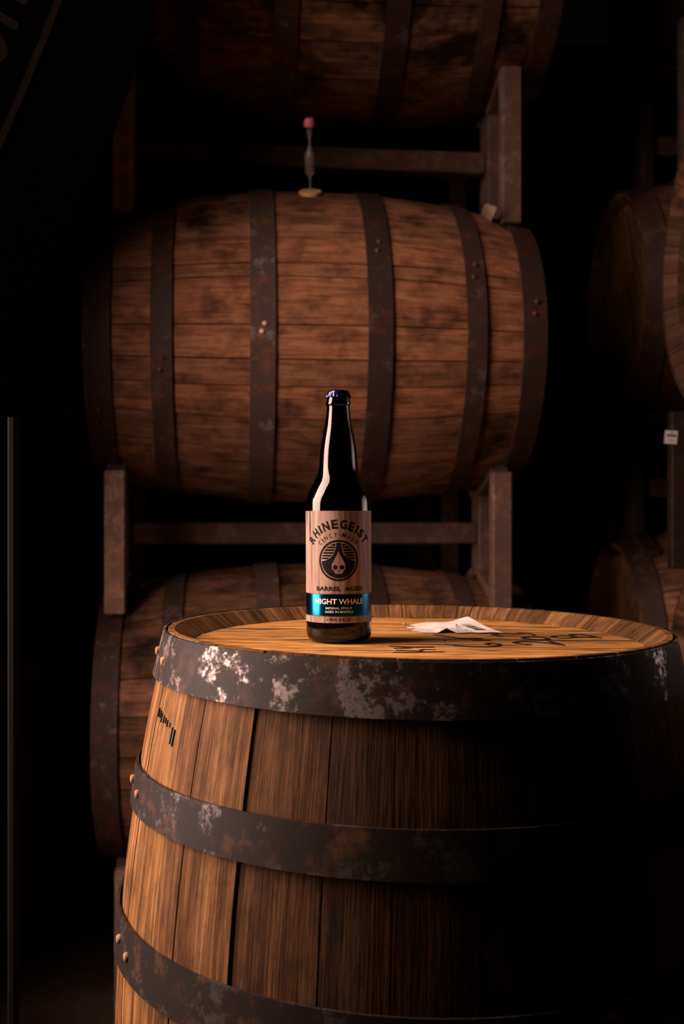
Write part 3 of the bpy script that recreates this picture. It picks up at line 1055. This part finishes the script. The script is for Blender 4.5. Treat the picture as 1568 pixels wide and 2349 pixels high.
m_ = len(verts)
verts += [(x, y + 0.003, z) for x, y, z in verts]
rows_ = len(edge_pts)
for j in range(rows_ - 1):
    for k in range(n):
        q = (j * (n + 1) + k, j * (n + 1) + k + 1, (j + 1) * (n + 1) + k + 1, (j + 1) * (n + 1) + k)
        faces.append(q)
        faces.append(tuple(m_ + i for i in q))
per = [k for k in range(n + 1)] + [j * (n + 1) + n for j in range(1, rows_)] + [(rows_ - 1) * (n + 1) + k for k in range(n - 1, -1, -1)] + [j * (n + 1) for j in range(rows_ - 2, 0, -1)]
for a, b in zip(per, per[1:] + per[:1]):
    faces.append((a, b, m_ + b, m_ + a))
mesh_obj('cloth', verts, faces, M['black'], ban, 40)
def ban_print(name, pts):
    P = [bp(*p) for p in pts]
    v = [ban_v(x, z, -0.0012) for x, z in P] + [ban_v(x, z, -0.0002) for x, z in P]
    n = len(P)
    f = [tuple(range(n)), tuple(range(n, 2 * n))] + [(i, (i + 1) % n, n + (i + 1) % n, n + i) for i in range(n)]
    return mesh_obj(name, v, f, M['grey'], ban)
for (x0, y0), (x1, y1) in (((200, -150), (151, -25)), ((151, -25), (100, 100)), ((100, 100), (48, 228)), ((48, 228), (-8, 365)), ((-8, 365), (-40, 445))):
    ban_print('border_stripe', [(x0 - 18, y0), (x0, y0), (x1, y1), (x1 - 18, y1)])
ban_print('letter_fragment', [(-40, 2), (-40, 25), (0, 46), (30, 65), (36, 64), (41, 52), (38, 47), (0, 23)])
ban_print('letter_fragment', [(20, -30), (20, -12), (52, 8), (58, 7), (62, -4)])
ban_print('letter_fragment', [(-30, 70), (-10, 68), (2, 80), (12, 98), (16, 112), (12, 128), (0, 136), (-30, 136)])
bm = bmesh.new()
x0, z0 = bp(13, 1165)
add_box(bm, (x0 + 0.42, (x0 + 0.42) * bt + 0.03, (CAMZ + 1.0) / 2), (0.0095, 0.02, CAMZ + 1.0), None, 0.002)
bm_obj('pole', bm, simple('grey pole', (0.008, 0.007, 0.006), 0.8, Specular_IOR_Level=0.05), ban)
bm = bmesh.new()
add_box(bm, (x0 + 0.42, (x0 + 0.42) * bt + 0.03, 0.010), (0.22, 0.22, 0.02), None, 0.003)
bm_obj('base_plate', bm, M['black'], ban)

# ------------------------------------------------------------------ work table far left
tbl = thing('work_table', 'dim wooden table with braced legs standing on the floor at the far left', 'table', (-1.2, 3.1, 0))
M['dimwood'] = wood('dim wood', (0.10, 0.05, 0.025), (0.18, 0.09, 0.045), (0.25, 0.13, 0.06))
H = 0.65
for k in range(6):
    bm = bmesh.new()
    add_box(bm, (0.0, -0.46 + 0.184 * k, H - 0.0175), (0.95, 0.181, 0.035), None, 0.003)
    bm_obj('top_plank', bm, M['dimwood'], tbl)
for lx in (-0.38, 0.38):
    for ly in (-0.43, 0.08, 0.50):
        bm = bmesh.new()
        add_box(bm, (lx, ly, (H - 0.035) / 2), (0.05, 0.05, H - 0.035), None, 0.003)
        bm_obj('leg', bm, M['dimwood'], tbl)
    bm = bmesh.new()
    s_ = -1 if lx > 0 else 1
    add_box(bm, (lx + s_ * 0.085, -0.43, H - 0.10), (0.20, 0.03, 0.035), Euler((0, R(s_ * 40), 0)), 0.003)
    bm_obj('brace', bm, M['dimwood'], tbl)
